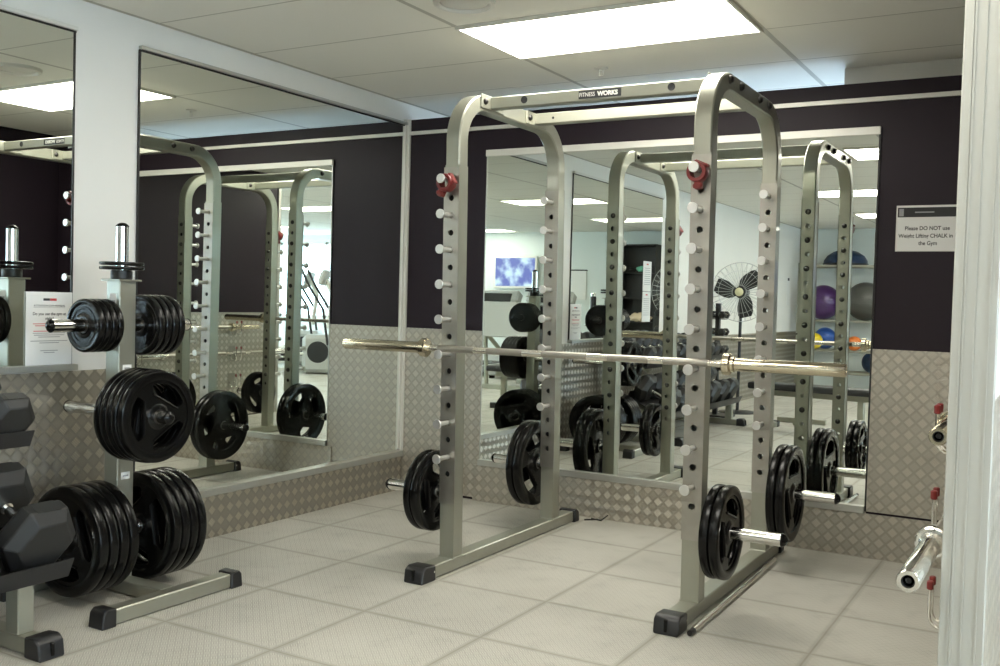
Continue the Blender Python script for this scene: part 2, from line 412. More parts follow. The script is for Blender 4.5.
# back wall cladding
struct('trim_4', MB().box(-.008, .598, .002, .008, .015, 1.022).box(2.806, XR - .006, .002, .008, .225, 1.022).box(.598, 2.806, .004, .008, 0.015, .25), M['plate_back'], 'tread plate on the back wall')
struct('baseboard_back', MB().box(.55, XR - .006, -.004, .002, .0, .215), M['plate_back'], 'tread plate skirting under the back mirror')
struct('trim_5', MB().box(-.006, XR, -.006, .008, 2.222, 2.244, .001), M['trim_white'], 'white strip near the top of the back wall')
struct('trim_6', MB().box(-.002, .026, -.010, .008, .235, PT, .001).box(-.006, .010, -.030, .0, .255, PT, .001), M['trim_white'], 'white corner angle')
# back mirror
bmr = tag(MB().box(.594, 2.800, .0, .006, .245, 2.07).build('wall_mirror', M['mirror'], smooth=0), 'large frameless mirror on the dark back wall behind the power rack', 'mirror')
MB().box(.586, 2.807, -.012, .006, 2.062, 2.100, .0015).build('top_channel', M['trim_white'], bmr)
MB().box(.590, 2.800, -.022, .006, .216, .252, .0015).build('bottom_channel', M['aluminium'], bmr)
MB().box(2.800, 2.808, -.002, .007, .225, 2.066).build('edge_strip', M['black_edge'], bmr)
MB().box(.588, .594, -.002, .007, .252, 2.062).build('edge_strip', M['aluminium'], bmr)
# left mirrors
lm = tag(MB().box(-.006, 0, -2.042, -.030, .245, 2.278).build('wall_mirror', M['mirror'], smooth=0), 'tall left wall mirror between the white pillar and the corner', 'mirror')
MB().box(-.006, .016, -2.05, -.010, 2.283, 2.300, .001).build('top_channel', M['aluminium'], lm)
MB().box(-.006, .004, -2.05, -.010, 2.276, 2.283).build('edge_strip', M['black_edge'], lm)
MB().box(-.006, .034, -2.075, -.006, .212, .246, .001).build('bottom_channel', M['aluminium'], lm)
MB().box(-.006, .003, -2.050, -2.042, .256, 2.283).build('edge_strip', M['black_edge'], lm)
lm2 = tag(MB().box(-.006, 0, -4.46, -2.384, .892, 2.278).build('wall_mirror', M['mirror'], smooth=0), 'left wall mirror cut by the left edge of the photo, sign standing on its ledge', 'mirror')
MB().box(-.006, .016, -4.47, -2.374, 2.283, 2.300, .001).build('top_channel', M['trim_white'], lm2)
MB().box(-.006, .004, -4.47, -2.374, 2.276, 2.283).build('edge_strip', M['black_edge'], lm2)
MB().box(-.006, .036, -4.47, -2.370, .868, .892, .001).build('bottom_channel', M['aluminium'], lm2)
MB().box(-.006, .003, -2.384, -2.376, .892, 2.283).build('edge_strip', M['black_edge'], lm2)
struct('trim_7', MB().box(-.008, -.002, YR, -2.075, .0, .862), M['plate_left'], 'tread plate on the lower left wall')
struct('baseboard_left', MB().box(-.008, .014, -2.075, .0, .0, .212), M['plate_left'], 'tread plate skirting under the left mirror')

# ------------------------------------------------------------------ ceiling fittings
def ceiling_light(x, y, label):
    t = thing('ceiling_light', label, 'ceiling light', (x, y, H), group='ceiling light panels')
    d = MB().box(-.595, .595, -.285, .285, -.010, -.003).build('diffuser', M['diffuser'], t)
    f = MB()
    for a in (-1, 1): f.box(-.605, .605, a * .292 - .008, a * .292 + .008, -.014, 0); f.box(a * .6 - .006, a * .6 + .006, -.3, .3, -.014, 0)
    f.build('frame', M['trim_white'], t)
    return t
L0 = ceiling_light(1.825, -1.055, 'bright rectangular ceiling light panel above the power rack')
rows = [(2.70, -2.95), (1.825, -5.6), (1.825, -8.2), (5.45, -1.05), (5.45, -2.95), (5.45, -5.6), (5.40, -9.75), (9.1, -2.95), (9.1, -5.6), (9.1, -8.2)]
where = ['second ceiling light panel back from the rack, seen in the mirrors', 'ceiling light panel between dumbbell rack and bench, seen in the mirrors', 'rearmost ceiling light panel over the gym ball side, seen in the mirrors',
 'ceiling light panel over the area beyond the short right wall', 'ceiling light panel just outside the end of the short right wall', 'middle panel of the second column of ceiling lights', 'ceiling light panel in front of the treadmills',
 'ceiling light panel nearest the back on the window side', 'middle ceiling light panel on the window side', 'rearmost ceiling light panel on the window side']
for (x, y), lb in zip(rows, where):
    c = dup(L0); c.location = (x, y, H); c['label'] = lb
sp = thing('fire_sprinkler', 'small white fire sprinkler on the ceiling behind the light panel', 'sprinkler', (1.49, -.385, H))
MB().lathe([(0, 0), (.036, 0), (.034, -.006), (.012, -.010), (.010, -.02), (0, -.02)], seg=24).build('flange', M['white_plastic'], sp)
hd = MB().tube([(-.012, 0, -.018), (-.013, 0, -.032), (-.005, 0, -.042), (.005, 0, -.042), (.013, 0, -.032), (.012, 0, -.018)], .0028, 8).cyl((0, 0, -.018), (0, 0, -.04), .0035, 10).cyl((0, 0, -.043), (0, 0, -.045), .014, 16)
hd.build('sprinkler_head', M['white_plastic'], sp)
vt = thing('ceiling_vent', 'round white ceiling vent cut by the top edge beside the light panel', 'ceiling vent', (1.46, -1.66, H))  # ceiling vent: outer ring and grille
MB().lathe([(.10, 0), (.128, 0), (.125, -.018), (.108, -.022), (.10, -.012)], seg=40, closed=True).build('outer_ring', M['white_plastic'], vt)
MB().lathe([(0, -.010), (.095, -.010), (.10, -.004), (.10, 0), (0, 0)], seg=40).build('grille', M['white_plastic'], vt)

# ================================================================== WEIGHT PLATES
def plate_mesh(R, t, grip=True, key=''):
    mb = MB()
    prof = [(.80 * R, -t * .42), (.86 * R, -t * .5), (.955 * R, -t * .5), (.985 * R, -t * .42), (R, -t * .22), (R, t * .22), (.985 * R, t * .42), (.955 * R, t * .5), (.86 * R, t * .5), (.80 * R, t * .42)]
    mb.lathe(prof, seg=56, closed=True)
    hub = [(.0262, -t * .46), (.040, -t * .46), (.052, -t * .26), (.052, t * .26), (.040, t * .46), (.0262, t * .46)]
    mb.lathe(hub, seg=32, closed=True)
    if grip:
        cu = bpy.data.curves.new('web', 'CURVE'); cu.dimensions = '2D'; cu.fill_mode = 'BOTH'; cu.extrude = t * .20; cu.bevel_depth = t * .07; cu.bevel_resolution = 1
        def loop(pts):
            sp_ = cu.splines.new('POLY'); sp_.points.add(len(pts) - 1)
            for q, (x, y) in zip(sp_.points, pts): q.co = (x, y, 0, 1)
            sp_.use_cyclic_u = True
        loop([(.83 * R * math.cos(2 * PI * k / 48), .83 * R * math.sin(2 * PI * k / 48)) for k in range(48)])
        loop([(.03 * math.cos(2 * PI * k / 24), .03 * math.sin(2 * PI * k / 24)) for k in range(24)])
        for h in range(3):
            pts = []; a0 = 2 * PI * h / 3
            ro = .735 * R; ha = math.radians(40); ch = .385 * R
            for k in range(9):
                a = -ha + 2 * ha * k / 8; pts.append((ro * math.cos(a), ro * math.sin(a)))
            yy = ro * math.sin(ha)
            pts += [(ro * math.cos(ha) - .05 * R, yy + .005 * R), (ch + .02 * R, yy * .86), (ch, yy * .74), (ch, -yy * .74), (ch + .02 * R, -yy * .86), (ro * math.cos(ha) - .05 * R, -yy - .005 * R)]
            loop([(x * math.cos(a0) - y * math.sin(a0), x * math.sin(a0) + y * math.cos(a0)) for x, y in pts])
        o = bpy.data.objects.new('web', cu); COL.objects.link(o); bpy.context.view_layer.update()
        me = bpy.data.meshes.new_from_object(o.evaluated_get(bpy.context.evaluated_depsgraph_get()))
        bpy.data.objects.remove(o); mb.bm.from_mesh(me); bpy.data.meshes.remove(me)
        # raised lips along the triangular web
        for h in range(3):
            a0 = 2 * PI * h / 3; yy = .735 * R * math.sin(math.radians(40)) * .80; ch = .365 * R
            for zz in (-t * .3, t * .3):
                P_ = [(ch, -yy), (ch, yy)]
                P3 = [(x * math.cos(a0) - y * math.sin(a0), x * math.sin(a0) + y * math.cos(a0), zz) for x, y in P_]
                mb.tube(P3, .0045, 8)
    else:
        mb.lathe([(.05, -t * .32), (.82 * R, -t * .32), (.82 * R, t * .32), (.05, t * .32)], seg=48, closed=True)
        for zz in (-1, 1):
            mb.lathe([(.62 * R, zz * t * .3), (.64 * R, zz * t * .42), (.68 * R, zz * t * .42), (.70 * R, zz * t * .3)], seg=40)
    bmesh.ops.transform(mb.bm, matrix=Ry(PI / 2), verts=mb.bm.verts)    # axis -> x
    return mb.mesh('weight_plate', M['rubber'], 40)
PMESH = {}
def bush_mesh(t):
    mb = MB().lathe([(.0256, -t * .48), (.030, -t * .48), (.031, -t * .42), (.031, t * .42), (.030, t * .48), (.0256, t * .48)], seg=28, closed=True)
    bmesh.ops.transform(mb.bm, matrix=Ry(PI / 2), verts=mb.bm.verts)
    return mb.mesh('bushing', M['bolt'])
def plate(R, t, pos, axis, spin, label, group, grip=True):
    k = (R, t, grip)
    if k not in PMESH: PMESH[k] = (plate_mesh(R, t, grip), bush_mesh(t))
    o = bpy.data.objects.new('weight_plate', PMESH[k][0]); COL.objects.link(o)
    o.rotation_mode = 'QUATERNION'
    base = {'x': Matrix.Identity(4), 'y': Rz(PI / 2), 'z': Ry(-PI / 2)}[axis]
    o.rotation_quaternion = (base @ Rx(spin)).to_quaternion(); o.location = pos
    tag(o, label, 'weight plate', group)
    b = bpy.data.objects.new('bushing', PMESH[k][1]); COL.objects.link(b); b.parent = o
    return o

# ================================================================== POWER RACK
FLX, FRX = 1.276, 2.402; YF, YRR = -1.401, -.434; DT = .072; ZB, S = .5088, .1527
rack = thing('power_rack', 'silver grey power rack with rows of chrome pegs standing before the mirrors', 'power rack', (1.84, -.9, 0))
ox, oy = 1.84, -.9
def L(x, y, z=0): return (x - ox, y - oy, z)
HW = .0365
half_levels = [ZB + S * (k / 2) for k in range(-1, 18)]
def rbox(mb, x0, x1, y0, y1, z0, z1, bev=.003): return mb.box(x0 - ox, x1 - ox, y0 - oy, y1 - oy, z0, z1, bev)
for x, y, front in ((FLX, YF, 1), (FRX, YF, 1), (FLX, YRR, 0), (FRX, YRR, 0)):
    zb_ = .31 if front else .345
    mb = MB(); xl = x - ox; y0 = y - oy; y1 = y0 + DT
    mb.box(xl - HW, xl + HW, y0, y1, .060, zb_, 0)
    lv = [ZB + S * (k - .5) for k in range(0, 9)] + [ZB + S * k for k in range(9)] if front else [ZB + S * k for k in (-.5, 0, .5)] + [ZB + S * (k + .5) for k in range(1, 8)] + [ZB + S * k for k in range(1, 9)]
    lv = [z for z in lv if z > .34]
    mb.perf(.073, zb_, 1.80, lv, .0132, y0, y0 + .004, xl)
    mb.perf(.073, zb_, 1.80, lv, .0132, y1 - .004, y1, xl)
    for a in (-1, 1):
        mb.box(*sorted((xl + a * HW, xl + a * (HW - .004))), y0, y1, zb_, 1.80)
    up_ = mb.build('upright', M['rack_paint'], rack)
    ln_ = MB()
    for a in (-1, 1): ln_.box(*sorted((xl + a * (HW - .0045), xl + a * (HW - .006))), y0 + .0045, y1 - .0045, zb_, 1.80)
    ln_.build('hole_shade_liner', M['black_metal'], up_)  # black side liners added to deepen the shade inside the holes
    pp = MB().perf(.078, zb_ - .01, 1.79, lv, .0132, y0 - .005, y0, xl); pp.build('peg_plate', M['steel_plate'], up_)
    # welded seam plate at the foot
    MB().box(xl - .040, xl + .040, y0 - .004, y1 + .004, .058, .063, .001).build('weld', M['rack_paint'], up_)
    for k in range(0 if front else 1, 9):
        z = ZB + S * k
        pg = MB().cyl((xl, y1, z), (xl, y0 - .088, z), .0105, 16)
        pg.cyl((xl, y0 - .086, z), (xl, y0 - .095, z), .0205, 24, bev=.001)
        p_ = pg.build('peg', M['zinc'], rack)
        MB().lathe([(0, .012), (.007, .0115), (.0125, .008), (.0155, .002), (.0155, 0)], (xl, y1, z), (0, 1, 0), 16).build('rear_bolt', M['bolt'], p_)
# inverted U top of each side
def arc_side(xc):
    path = []; zt = 2.108; R_ = .20; yf = YF + DT / 2 - oy; yr = YRR + DT / 2 - oy
    path.append((xc, yf, 1.80))
    for k in range(13):
        a = PI - (PI / 2) * k / 12; path.append((xc, yf + R_ + R_ * math.cos(a), zt - R_ + R_ * math.sin(a)))
    for k in range(13):
        a = PI / 2 - (PI / 2) * k / 12; path.append((xc, yr - R_ + R_ * math.cos(a), zt - R_ + R_ * math.sin(a)))
    path.append((xc, yr, 1.80)); return path
hs = DT / 2; c_ = .006
sec = [(-HW + c_, -hs), (HW - c_, -hs), (HW, -hs + c_), (HW, hs - c_), (HW - c_, hs), (-HW + c_, hs), (-HW, hs - c_), (-HW, -hs + c_)]
for xc in (FLX, FRX):
    MB().sweep(arc_side(xc - ox), sec, (1, 0, 0)).build('top_rail', M['rack_paint'], rack)
    br = MB(); rbox(br, xc - .036, xc + .036, -1.63, -.15, .004, .060, .004); b_ = br.build('base_rail', M['rack_paint'], rack)
    for (yc, d) in ((-1.66, 1), (-.125, -1)):
        cp = MB(); ln = .105 if d > 0 else .06
        mtx = T((xc - ox, yc - oy, 0)) @ (Rz(0) if d > 0 else Rz(PI))
        # bevelled rubber cap: side profile extruded across the width
        prof = [(0, 0), (ln, 0), (ln, .066), (.030, .070), (.008, .055)]
        pm = mtx @ Matrix(((0, 0, 1, 0), (1, 0, 0, 0), (0, 1, 0, 0), (0, 0, 0, 1)))
        cp.prism(prof, pm, -.049, .049)
        bmesh.ops.bevel(cp.bm, geom=list(cp.bm.edges), offset=.005, segments=1, affect='EDGES')
        fc = cp.build('foot_cap', M['black_plastic'], rack)
        sl = MB().box(-.006, .006, -.002, .010, .012, .058, .002); bmesh.ops.transform(sl.bm, matrix=mtx, verts=sl.bm.verts)
        sl.build('cap_rib', M['rubber'], fc)
        MB().cyl(tuple(mtx @ Vector((.0475, ln * .85, .04))), tuple(mtx @ Vector((.0515, ln * .85, .04))), .005, 12).build('rivet', M['chrome'], fc)
# cross members with end plates and bolts
for yc, lab in ((-1.127, 1), (-.70, 0)):
    cm = MB(); rbox(cm, FLX + HW, FRX - HW, yc - .026, yc + .026, 2.086, 2.140, .004)
    cmo = cm.build('cross_member', M['rack_paint'], rack)
    for a, xe in ((1, FLX + HW), (-1, FRX - HW)):
        ep = MB(); rbox(ep, *sorted((xe, xe + a * .007)), yc - .105, yc + .105, 2.080, 2.143, .002); epo = ep.build('end_plate', M['rack_paint'], cmo)
        for s_ in (-1, 1):
            bx_ = xe + a * .007 - ox; ox2 = (xe - a * (2 * HW + .001)) - ox
            MB().lathe([(0, .013), (.008, .012), (.013, .008), (.0155, .002), (.0155, 0)], (bx_, yc + s_ * .074 - oy, 2.112), (a, 0, 0), 16).build('bolt', M['bolt'], cmo)
            MB().lathe([(0, .016), (.009, .015), (.014, .010), (.0175, .002), (.0175, 0)], (ox2, yc + s_ * .074 - oy, 2.112), (-a, 0, 0), 16).build('bolt', M['bolt'], cmo)
    if lab:
        for hx in (1.492, 2.180):
            MB().lathe([(0, .0), (.0150, .0), (.0165, .0008), (.0165, -.001)], (hx - ox, yc - .0265 - oy, 2.115), (0, -1, 0), 20).build('hole_plug', M['black_plastic'], cmo)
        lb = MB(); rbox(lb, 1.760, 1.958, yc - .0275, yc - .026, 2.096, 2.131, 0); lo = lb.build('name_label', M['ink'], cmo)
        text_obj('lettering', 'FITNESS', .025, T((1.763 - ox, yc - .0278 - oy, 2.1125)) @ FRONT, M['white_plastic'], lo, 'LEFT', 0, .84)
        text_obj('lettering', 'WORKS', .026, T((1.849 - ox, yc - .0278 - oy, 2.1125)) @ FRONT, M['white_plastic'], lo, 'LEFT', .0012, 1.0)
    else:
        MB().lathe([(0, 0), (.006, 0), (.007, -.001)], (1.421 - ox, yc - .0265 - oy, 2.113), (0, -1, 0), 14).build('hole_plug', M['black_plastic'], cmo)
# plate storage horns
for xc, yc, a in ((FLX, YF, -1), (FLX, YRR, -1), (FRX, YF, 1), (FRX, YRR, 1)):
    yh = yc + DT / 2 - oy; zh = .343; xs = xc + a * HW - ox
    h_ = MB().cyl((xs, yh, zh), (xs + a * .010, yh, zh), .036, 24).cyl((xs + a * .008, yh, zh), (xs + a * .303, yh, zh), .0245, 28)
    ho = h_.build('storage_horn', M['chrome'], rack)
    MB().lathe([(0, .024), (.012, .021), (.021, .013), (.0262, .004), (.0262, 0)], (xs + a * .302, yh, zh), (a, 0, 0), 24).build('end_cap', M['rubber'], ho)
sides = {(-1, 0): 'left front', (-1, 1): 'left rear', (1, 0): 'right front', (1, 1): 'right rear'}
for (a, rear), nm in sides.items():
    xc = FLX if a < 0 else FRX; yc = (YRR if rear else YF) + DT / 2
    R_ = .226 if rear else .181; t_ = .040 if rear else .036
    for i in range(2):
        x = xc + a * (HW + .036 + t_ * (.5 + i * 1.06))
        plate(R_, t_, (x, yc, .343), 'x', random.uniform(0, 2), '%s black rubber plate on the %s horn of the power rack' % ('inner' if i == 0 else 'outer', nm), 'plates stored on the power rack')

# the uprights lean very slightly outwards with height, the left pair more
def lean(x, z): return -z * (.005 + .007 * max(0, min(1, (FRX - x) / (FRX - FLX))))
def walk(o):
    for c in o.children: yield c; yield from walk(c)
for c in walk(rack):
    for v in c.data.vertices: v.co.x += lean(v.co.x + ox, v.co.z)

# red collars hung on the top pegs of the front uprights
for x, ang, lb in ((FLX, .5, 'red plastic collar hanging on the top peg of the left front upright'), (FRX, -.1, 'red plastic collar hanging on the top peg of the right front upright')):
    t = thing('barbell_collar', lb, 'barbell collar', (x + lean(x, 1.73), YF - .045, ZB + 8 * S - .014), group='red collars on the rack')
    cl = MB().lathe([(.0245, -.024), (.037, -.024), (.039, -.018), (.039, .018), (.037, .024), (.0245, .024)], (0, 0, 0), (0, 1, 0), 32, True)
    cl.build('ring', M['red'], t)
    Mx = Ry(ang)
    lv = MB().box(-.013, .013, -.018, .018, -.066, -.034, .004).box(-.018, .018, -.020, -.008, -.062, -.044, .004); bmesh.ops.transform(lv.bm, matrix=Mx, verts=lv.bm.verts)
    lv.build('lever', M['red'], t)
    pd = MB().box(-.026, .030, -.016, .016, .030, .042, .004); bmesh.ops.transform(pd.bm, matrix=Ry(ang + .5), verts=pd.bm.verts); pd.build('lock_tab', M['red'], t)

# ------------------------------------------------------------------ barbells
def barbell(name, label, loc, rz, half, group, sleeve='brass_sleeve', inner=.655):
    t = thing(name, label, 'barbell', loc, rz, group)
    sh = MB().cyl((-inner - .01, 0, 0), (inner + .01, 0, 0), .0142, 24)
    s_ = sh.build('shaft', M['bar_shaft'], t)
    kn = MB()
    for a0, a1 in ((-.10, .10), (-.60, -.42), (.42, .60), (-.36, -.19), (.19, .36)): kn.cyl((a0, 0, 0), (a1, 0, 0), .01435, 24)
    kn.build('knurling', M['steel_plate'], s_)
    for a in (-1, 1):
        c = MB().lathe([(.015, 0), (.036, 0), (.041, .004), (.041, .027), (.037, .031), (.025, .031)], (a * inner, 0, 0), (a, 0, 0), 32)
        c.lathe([(.0245, 0), (.030, .0), (.030, .012), (.0245, .016)], (a * (inner + .031), 0, 0), (a, 0, 0), 28)
        co = c.build('sleeve_collar', M[sleeve], t)
        e = MB().lathe([(.0248, .03), (.0248, half - inner - .004), (.0225, half - inner), (.0145, half - inner), (.0138, half - inner - .006), (.013, half - inner - .012), (0, half - inner - .012)], (a * inner, 0, 0), (a, 0, 0), 32)
        so = e.build('sleeve', M[sleeve], t)
        MB().lathe([(0, .002), (.006, .002), (.007, 0), (.0128, 0), (.0135, .0075), (.0125, .0075), (.0115, .0015)], (a * (half - .012), 0, 0), (a, 0, 0), 20).build('end_bolt', M['black_plastic'], so)
    return t
barbell('barbell', 'long steel barbell racked across the front pegs of the power rack', (1.8546, -1.449, .9925), .045, 1.1, None)
barbell('barbell', 'steel barbell hung low on the short right wall, thick end towards the camera', (3.362, -1.70, .628), PI / 2, 1.1, 'barbells on the right wall', 'chrome')
barbell('barbell', 'shorter barbell hung higher on the short right wall, mostly behind the jamb', (3.350, -1.25, .880), PI / 2, .975, 'barbells on the right wall', 'brass_sleeve', .60)
def hook(y, z, lb):
    t = thing('barbell_hook', lb, 'wall hook', (XR - .006, y, z), group='red tipped hooks on the right wall')
    MB().box(-.004, 0, -.045, .045, -.075, .075, .001).build('back_plate', M['steel_plate'], t)
    for s_ in (-1, 1):
        yy = s_ * .030; pts = [(-.004, yy, -.01)]
        for k in range(9):
            a = PI * k / 8; pts.append((-.059 + .034 * math.cos(a), yy, -.032 - .034 * math.sin(a)))
        pts.append((-.093, yy, .055))
        a_ = MB().tube(pts, .005, 10).build('hook_arm', M['chrome'], t)
        MB().cyl((-.093, yy, .045), (-.093, yy, .072), .0095, 14, bev=.003).build('tip', M['red'], a_)
nm = {.85: 'top', .595: 'middle', .345: 'bottom'}
for y, w_ in ((-1.93, 'near'), (-.75, 'far')):
    for z, n_ in nm.items():
        zz = {.85: .870, .595: .620, .345: .355}[z]
        hook(y, zz, 'red tipped barbell hook, %s one of the %s column on the right wall' % (n_, w_))

# steel rod on the floor beside the right base rail
sr = thing('steel_rod', 'thin chrome rod lying on the floor along the right base rail of the rack', 'steel rod', (2.475, -1.0, .0125), math.radians(90 + .6))
MB().cyl((-.58, 0, 0), (.62, 0, 0), .0125, 20).build('tube', M['chrome'], sr)
MB().cyl((-.62, 0, 0), (-.57, 0, 0), .0105, 16).build('end_plug', M['black_plastic'], sr)

# ================================================================== WEIGHT TREE
TX, TY = .355, -2.415
tree = thing('plate_tree', 'silver grey plate storage tree with horns on four sides beside the white pillar', 'plate tree', (TX, TY, 0))
MB().box(-.04, .04, -.04, .04, .05, 1.247, .004).build('post', M['rack_paint'], tree)
MB().box(-.055, .055, -.055, .055, 1.244, 1.252, .002).build('post_top', M['rack_paint'], tree)
MB().box(-.22, .295, -.036, .036, .006, .058, .004).build('stem', M['rack_paint'], tree)
for xx, y0, y1 in ((.325, -.355, .330), (-.250, -.355, .315)):
    MB().box(xx - .03, xx + .03, y0 + .02, y1 - .02, .004, .060, .004).build('foot', M['rack_paint'], tree)
    for ye, d in ((y0, 1), (y1, -1)):
        cp = MB(); prof = [(0, 0), (.062, 0), (.062, .066), (.022, .070), (.006, .055)]
        mtx = T((xx, ye, 0)) @ (Rz(0) if d > 0 else Rz(PI)) @ Matrix(((0, 0, 1, 0), (1, 0, 0, 0), (0, 1, 0, 0), (0, 0, 0, 1)))
        cp.prism(prof, mtx, -.040, .040); bmesh.ops.bevel(cp.bm, geom=list(cp.bm.edges), offset=.004, segments=1, affect='EDGES')
        fc = cp.build('foot_cap', M['black_plastic'], tree)
def horn(p0, ax, ln, r=.0245):
    p0 = Vector(p0); ax = Vector(ax)
    o = MB().cyl(p0, p0 + ax * .010, .034, 20).cyl(p0, p0 + ax * ln, r, 26).build('storage_horn', M['chrome'], tree)
    MB().lathe([(0, .016), (.012, .014), (.020, .009), (r + .001, .003), (r + .001, 0)], p0 + ax * (ln - .001), ax, 22).build('end_cap', M['rubber'], o)
ZU, ZM, ZL = 1.069, .720, .243
horn((0, -.04, ZU), (0, -1, 0), .275); horn((0, .04, ZU), (0, 1, 0), .30)
horn((.04, 0, ZM), (1, 0, 0), .245); horn((-.04, 0, ZM), (-1, 0, 0), .275)
horn((0, -.04, ZL), (0, -1, 0), .29); horn((0, .04, ZL), (0, 1, 0), .31)
horn((0, 0, 1.25), (0, 0, 1), .213)
MB().cyl((0, 0, 1.252), (0, 0, 1.288), .042, 24, bev=.003).build('top_collar', M['black_plastic'], tree)
for zz in (1.15, .885, .455):   # size stickers
    st = MB().box(.0405, .0412, -.022, .020, zz, zz + .028) if zz < 1 else MB().box(-.020, .022, -.0412, -.0405, zz, zz + .045)
    so = st.build('sticker', M['paper'], tree)
    lnb = MB().box(.0413, .0415, -.014, .012, zz + .010, zz + .017) if zz < 1 else MB().box(-.012, .014, -.0415, -.0413, zz + .010, zz + .018)
    lnb.build('print', M['ink_grey'], so)
og = 'plates on the storage tree'
ordn = ['nearest the post', 'second from the post', 'third from the post', 'fourth from the post', 'fifth from the post']
for i in range(4):
    plate(.104, .026, (TX, TY - .078 - i * .0285, ZU), 'y', .3, 'small black plate on the upper camera-side horn of the tree, %s' % (ordn[i] if i < 3 else 'outermost'), og, False)
for i in range(4):
    plate(.124, .030, (TX, TY + .105 + i * .0345, ZU), 'y', .9, 'black plate on the upper corner-side horn of the tree, %s' % (ordn[i] if i < 3 else 'outermost'), og, False)
for i in range(5):
    plate(.184 if i < 4 else .180, .031, (TX + .088 + i * .0325, TY, ZM), 'x', [.1, .6, 1.0, .4, .55][i], 'black grip plate on the middle horn of the tree, %s' % (ordn[i] if i < 4 else 'outermost'), og)
for i in range(4):
    plate(.213, .042, (TX, TY - .088 - i * .0465, ZL), 'y', random.uniform(0, 2), 'large black plate on the low camera-side horn of the tree, %s' % (ordn[i] if i < 3 else 'outermost'), og)
for i in range(4):
    plate(.222, .041, (TX, TY + .115 + i * .0445, ZL), 'y', .35 + i * .3, 'large black plate on the low corner-side horn of the tree, %s' % (ordn[i] if i < 3 else 'outermost'), og)
for i in range(2):
    plate(.085, .013, (TX, TY, 1.296 + i * .018), 'z', 0, 'thin small black plate lying flat on top of the tree, %s' % ('lower' if i == 0 else 'upper'), og, False)

# ================================================================== DUMBBELL RACK
DY0, DY1 = -2.90, -4.98
dr = thing('dumbbell_rack', 'two tier dumbbell rack with black trays along the left wall', 'dumbbell rack', (.4, -3.9, 0))
def D(x, y, z): return (x - .4, y + 3.9, z)
th = math.radians(25); dv = Vector((math.cos(th), 0, -math.sin(th))); nv = Vector((math.sin(th), 0, math.cos(th)))
def tray(xl, zl, depth, lip):
    """xl,zl = bottom of the front lip"""
    base = Vector((xl, 0, zl)); mb = MB(); back = base - dv * depth; t_ = .005
    yc = (DY0 + DY1) / 2; ln = DY0 - DY1
    prof = [base, base + nv * lip, base + nv * lip - dv * t_, base + nv * t_ - dv * t_, back + nv * t_ + dv * t_, back + nv * lip * .8 + dv * t_, back + nv * lip * .8, back]
    pts = [(p.x - .4, p.z) for p in prof]
    mtx = Matrix(((1, 0, 0, 0), (0, 0, -1, 0), (0, 1, 0, 0), (0, 0, 0, 1)))
    t = bmesh.new()
    A = [t.verts.new((x, DY0 + 3.9, z)) for x, z in pts]; B = [t.verts.new((x, DY1 + 3.9, z)) for x, z in pts]; n = len(pts)
    for i in range(n): t.faces.new((A[i], A[(i + 1) % n], B[(i + 1) % n], B[i]))
    for R_ in (A, B):
        for q in ((0, 1, 2, 3), (0, 3, 4, 7), (4, 5, 6, 7)): t.faces.new([R_[i] for i in q])
    bmesh.ops.recalc_face_normals(t, faces=t.faces); mb._add(t)
    return mb.build('tray', M['black_metal'], dr)
tray(.705, .225, .42, .072); tray(.488, .652, .33, .062)
for yl in (-3.035, -4.85):
    MB().box(-.34, .335, yl + 3.9 - .034, yl + 3.9 + .034, .006, .060, .004).build('foot', M['rack_paint'], dr)
    cp = MB(); prof = [(0, 0), (.085, 0), (.085, .070), (.030, .074), (.008, .055)]
    cp.prism(prof, T((.415, yl + 3.9, 0)) @ Rz(PI / 2) @ Matrix(((0, 0, 1, 0), (1, 0, 0, 0), (0, 1, 0, 0), (0, 0, 0, 1))), -.047, .047)
    bmesh.ops.bevel(cp.bm, geom=list(cp.bm.edges), offset=.005, segments=1, affect='EDGES')
    fo = cp.build('foot_cap', M['black_plastic'], dr)
    MB().box(.404, .418, yl + 3.9 - .006, yl + 3.9 + .006, .012, .056, .002).build('cap_rib', M['rubber'], fo)
    MB().box(.205, .275, yl + 3.9 - .03, yl + 3.9 + .03, .058, .245, .004).build('leg', M['rack_paint'], dr)
    MB().box(-.31, -.24, yl + 3.9 - .03, yl + 3.9 + .03, .058, .80, .004).build('leg', M['rack_paint'], dr)
    for (xa, za, xb, zb2) in ((-.27, .42, .22, .236), (-.27, .80, .08, .63)):
        MB().sweep([(xa, yl + 3.9, za), (xb, yl + 3.9, zb2)], [(-.025, -.02), (.025, -.02), (.025, .02), (-.025, .02)], (0, 1, 0)).build('arm', M['rack_paint'], dr)
DBM = {}
